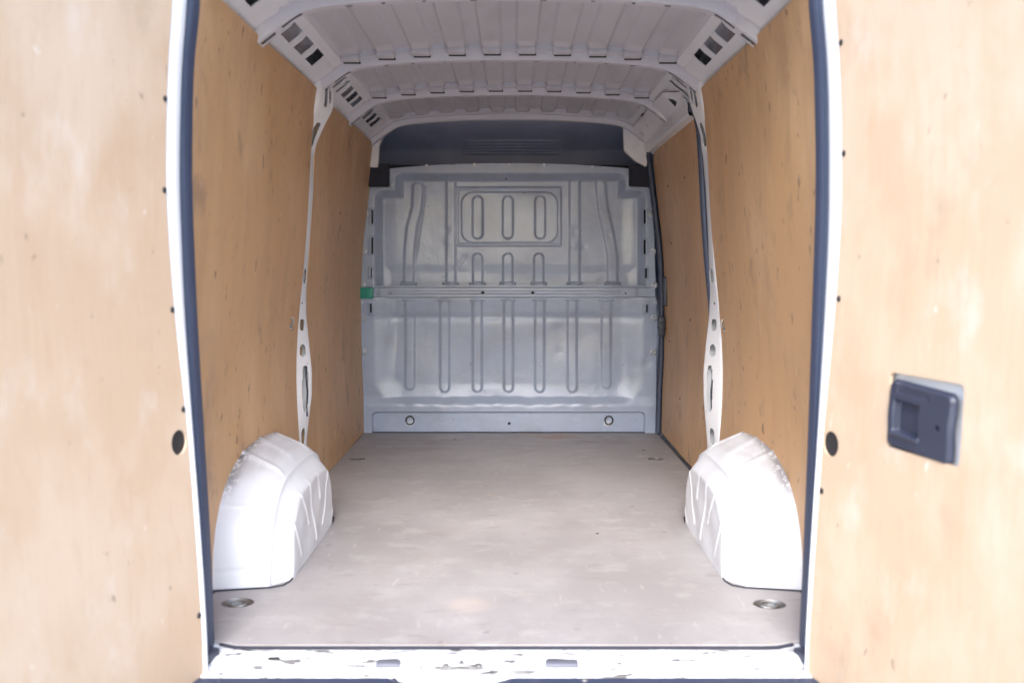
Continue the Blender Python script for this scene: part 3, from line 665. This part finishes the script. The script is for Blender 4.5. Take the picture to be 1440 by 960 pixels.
stk = join((tube([(-.05, 0, 0), (-.025, -.012, .012), (.0, -.016, .018), (.025, -.012, .012), (.05, 0, 0)], .004, 8), Matrix.Identity(4)),
           (box_me(.14, .016, .006, .002), T((0, .004, 0))), (lathe([(0, .008), (.008, .007), (.010, 0)], 10), T((-.04, .008, .002))), (lathe([(0, .008), (.008, .007), (.010, 0)], 10), T((.045, .008, .002))), (lathe([(0, .012), (.006, .012), (.008, 0)], 10), T((0, .014, .002))))
xs, ys = on_floor(648, 941, -.035); link('striker', stk, STEEL, sill, (xs, ys + .006, -.036), label='worn steel door striker in the middle of the sill')
for sg in (-1, 1):
    link('corner_plug', box_me(.03, .05, .03, .006), PLASTIC, sill, (sg * .775, 2.30, -.015), rot=(0, 0, sg * .3))
# bumper with step cut-out
bx = [-1.0, -.80, -.30, -.285, -.255, -.03, .0, .015, .80, 1.0]
bz = [-.037, -.037, -.037, -.041, -.050, -.050, -.041, -.037, -.037, -.037]
x = np.linspace(-1, 1, 161); topz = np.interp(x, bx, bz)
colsb = [(2.2175, 0, 1), (2.212, .001, 1), (2.195, .001, 1), (2.10, .0, 1), (2.075, -.006, 1), (2.065, -.02, 1), (2.06, -.20, 0), (2.07, -.30, 0), (2.2, -.32, 0)]
X = np.repeat(x[:, None], len(colsb), 1); Yg = np.repeat(np.array([c[0] for c in colsb])[None], 161, 0); Z = np.array([[tz + c[1] for c in colsb] for tz in topz])
bump_ = link('bumper', grid(X, Yg, Z, flip=True, ang=40), mat('bumper_plastic', (.035, .045, .085), .5, bump=[(200, (1, 1, 1), .0004)]), van, label='dark blue-black plastic bumper step below the sill')
for px in (308, 554, 822, 1118):
    xx, yy = on_floor(px, 956, -.037); link('screw', lathe([(0, .003), (.006, .003), (.009, .0)], 14), STEEL if px == 822 else PLASTIC, bump_, (xx, yy, -.036))

# ================================================================== REAR DOORS
ANG = R(14)
def door(sg, f_out, f_ply):
    lab = 'left' if sg < 0 else 'right'
    d = bpy.data.objects.new('rear_door', None); COL.objects.link(d); d.location = (sg * .95, 2.25, -.1); ORG[d.name] = Vector(d.location)
    d.parent = van; d.matrix_parent_inverse = Matrix.Translation(-VAN_LOC)
    d['label'] = 'open %s rear door lined with pale plywood' % lab
    Yd = 2.255
    S, zq = edge_at(f_out, Yd); S = S - sg * .0015
    dx, dy = sg * math.sin(ANG), -math.cos(ANG)        # along the door, away from its hinge
    nx, ny = sg * math.cos(ANG), math.sin(ANG)         # out of its back
    # where the plywood begins
    Xp, zp = at(smo(f_ply(pyv)), pyv, 1.0); sl = (Xp - CX)      # slope of the ray per metre of y
    zr = None
    t_ = np.zeros(90)
    for i in range(90):
        # px of the ply edge at this height (solve roughly with y of hinge)
        py_ = np.interp(-(zq[i] - CH) / Yd, [-(CH + ray(722, q)[2] / ray(722, q)[1] * Yd - CH) / Yd for q in pyv], pyv)
        k = (float(smo(f_ply(pyv))[0]) if False else float(np.interp(py_, pyv, smo(f_ply(pyv)))))
        rx, ry, _ = ray(k, py_); m_ = rx / ry
        # CX + m_*(Yd + dy t) = S + dx t
        t_[i] = (CX + m_ * Yd - S[i]) / (dx - m_ * dy)
    t_ = np.clip(t_, .012, .2)
    wd = .79
    # steel frame: rim curls from the hinge side round to the panel face
    us = [(-.004, .05), (-.004, .006), (0, 0), (.006, -.003)]
    cols = [(a + 0 * zq, b + 0 * zq) for a, b in us] + [(t_ * .6, 0 * zq - .003), (t_ * .9, 0 * zq + .002), (t_ + .004, 0 * zq + .018), (wd - .03 + 0 * zq, 0 * zq + .018), (wd - .02 + 0 * zq, 0 * zq - .002), (wd + 0 * zq, 0 * zq), (wd + 0 * zq, .05 + 0 * zq), (-.004 + 0 * zq, .05 + 0 * zq)]
    X = np.array([S + dx * a + nx * b for a, b in cols]).T; Yg = np.array([Yd + dy * a + ny * b for a, b in cols]).T; Z = np.repeat(zq[:, None], len(cols), 1)
    fr_ = link('door_frame', grid(X, Yg, Z, flip=sg < 0, ang=40), PAINT, d)
    # plywood lining
    nt2 = 40; u = np.linspace(0, 1, nt2)
    A = (t_ + .001)[:, None] + (wd - .035 - t_)[:, None] * u[None]
    sel = (zq > -.075) & (zq < 1.76)
    Xf = S[:, None] + dx * A + nx * .0; Yf = Yd + dy * A + ny * .0; Zf = np.repeat(zq[:, None], nt2, 1)
    me = grid(Xf[sel], Yf[sel], Zf[sel], flip=sg < 0, ang=40)
    bm = bmesh.new(); bm.from_mesh(me); bmesh.ops.recalc_face_normals(bm, faces=bm.faces)
    geo = bmesh.ops.extrude_face_region(bm, geom=bm.faces[:]); vv = [g for g in geo['geom'] if isinstance(g, bmesh.types.BMVert)]
    bmesh.ops.translate(bm, verts=vv, vec=(nx * .007, ny * .007, 0)); bmesh.ops.recalc_face_normals(bm, faces=bm.faces); bm.to_mesh(me); bm.free()
    def on_door(px, py):
        rx, ry, rz = ray(px, py); z = .7
        for _ in range(30):
            s0 = np.interp(z, zq, S); m_ = rx / ry; t = (CX + m_ * Yd - s0) / (dx - m_ * dy); y = Yd + dy * t; z = CH + rz / ry * y
        return float(t), float(z), Vector((float(s0 + dx * t), float(y), float(z)))
    M = Matrix(((dx, nx, 0, 0), (dy, ny, 0, 0), (0, 0, 1, 0), (0, 0, 0, 1)))      # local x along the door, y out of its back
    if M.determinant() < 0: pass
    # round hole, a dark disc added deep in it for the dark inside
    tc, zc, pc = on_door(252 if sg < 0 else 1168.5, 622 if sg < 0 else 624)
    cyl = lathe([(0, -.03), (.031, -.03), (.031, .03), (0, .03)], 32); cyl.transform(T(pc) @ M @ Matrix.Rotation(R(90), 4, 'X'))
    cutters = [cyl]
    bm = None
    if sg > 0:
        t0, z0, _ = on_door(1252, 523); t1, z1, _ = on_door(1347, 650)
        zt = on_door(1300, 531)[1]; zb = on_door(1290, 640)[1]
        bx_ = box_me(t1 - t0 + .002, .06, zt - zb + .0, .012, 3)
        base = on_door(1298, 585); c0 = Vector((base[2].x, base[2].y, (zt + zb) / 2)); bx_.transform(T(c0) @ M)
        cutters.append(bx_); HW, HH, C0, tcn = (t1 - t0), (zt - zb), c0, (t0 + t1) / 2
    for cme in cutters:
        b2 = bmesh.new(); b2.from_mesh(cme); bmesh.ops.recalc_face_normals(b2, faces=b2.faces); b2.to_mesh(cme); b2.free()
    lp = link('plywood_panel', cut(me, cutters), PLYD, d, label='pale scuffed plywood lining of the open %s rear door' % lab)
    link('hole_dark_disc', lathe([(0, .0), (.033, .0), (.033, .002), (0, .002)], 24), DARK, d, quat=(M.to_3x3() @ Matrix.Rotation(R(90), 3, 'X')).to_quaternion() if M.determinant() > 0 else Vector((nx, ny, 0)).to_track_quat('Z', 'Y'), loc=pc + Vector((nx, ny, 0)) * .0055)
    dots_ = [(235, 140), (235.5, 268), (250, 435), (262, 574), (287, 860)] if sg < 0 else [(1186, 216), (1183, 60), (1180, 420), (1156, 690)]
    q = Vector((-nx, -ny, 0)).to_track_quat('Z', 'Y')
    for a, b in dots_:
        t, z, p = on_door(a, b)
        t2 = max(t, float(np.interp(z, zq, t_)) + .010); p = p + Vector((dx, dy, 0)) * (t2 - t)
        link('screw', screw_me, SCREW, d, p + Vector((-nx, -ny, 0)) * .0008, quat=q, scale=(1.3, 1.3, 1.2))
    if sg > 0:
        # handle unit: moulded plate with a finger pocket, built as a relief in door coordinates
        hw, hh = HW * .45, HH * .455
        a = np.linspace(-hw, hw, 120); b = np.linspace(-hh, hh, 120); AA, BB = np.meshgrid(a, b, indexing='ij')
        body = rrect(AA, BB, -hw + .002, -hh + .002, hw - .002, hh - .002, .016)
        H = .010 * (1 - sstep(-.006, -.0005, body)) + .003 * (1 - sstep(.0, .05, np.abs(BB)))
        pk = rrect(AA, BB, -hw * .78, -hh * .52, hw * .05, hh * .45, .006); H = H - .017 * (1 - sstep(-.006, .001, pk))
        H = H + .007 * np.exp(-((BB + hh * .56) / .005) ** 2) * (np.abs(AA + hw * .38) < hw * .46)
        H = H - .012 * (np.hypot(AA - hw * .62, BB + hh * .02) < .0065)
        H = H - .002 * (1 - sstep(-.003, .001, rrect(AA, BB, -hw * .7, hh * .62, hw * .3, hh * .84, .004)))
        m_ = rrect((AA[:-1, :-1] + AA[1:, 1:]) / 2, (BB[:-1, :-1] + BB[1:, 1:]) / 2, -hw, -hh, hw, hh, .018) < 0
        # plate sits a little low and tilted in its cut-out
        th = R(-3); A2 = AA * math.cos(th) - BB * math.sin(th) - .010; B2 = AA * math.sin(th) + BB * math.cos(th) - .010
        H = H - .004
        X = C0.x + dx * A2 - nx * H; Yg = C0.y + dy * A2 - ny * H; Z = C0.z + B2
        link('door_handle', grid(X, Yg, Z, mask=m_, thick=.004, ang=50), mat('handle_plastic', (.032, .038, .062), .42, var=[((.2, .21, .26), 40, (1, 1, 1), .66, .72, .6)]), d, label='blue-black moulded inner handle set in a cut-out of the plywood')
    # strap of outer skin
    return d
dl = door(-1, L_out, L_ply); dr = door(1, R_out, R_ply)
# wheels, so that the van stands on the ground
tyre = lathe([(.20, -.10), (.30, -.11), (.335, -.09), (.34, 0), (.335, .09), (.30, .11), (.20, .10)], 40); rim = lathe([(0, .06), (.06, .06), (.12, .03), (.19, .05), (.21, .10), (.21, -.10), (0, -.05)], 32)
for sg in (-1, 1):
    for y in (3.22, 6.9):
        wh = bpy.data.objects.new('wheel', None); COL.objects.link(wh); wh.location = (sg * .90, y, -.28); ORG[wh.name] = Vector(wh.location)
        wh.parent = van; wh.matrix_parent_inverse = Matrix.Translation(-VAN_LOC)
        link('tyre', tyre, TYRE, wh, (sg * .90, y, -.28), rot=(0, R(90) * sg, 0)); link('rim', rim, STEEL, wh, (sg * .90, y, -.28), rot=(0, R(90) * sg, 0))
for o in bpy.data.objects:      # world places were given: settle parents without moving anything
    pass
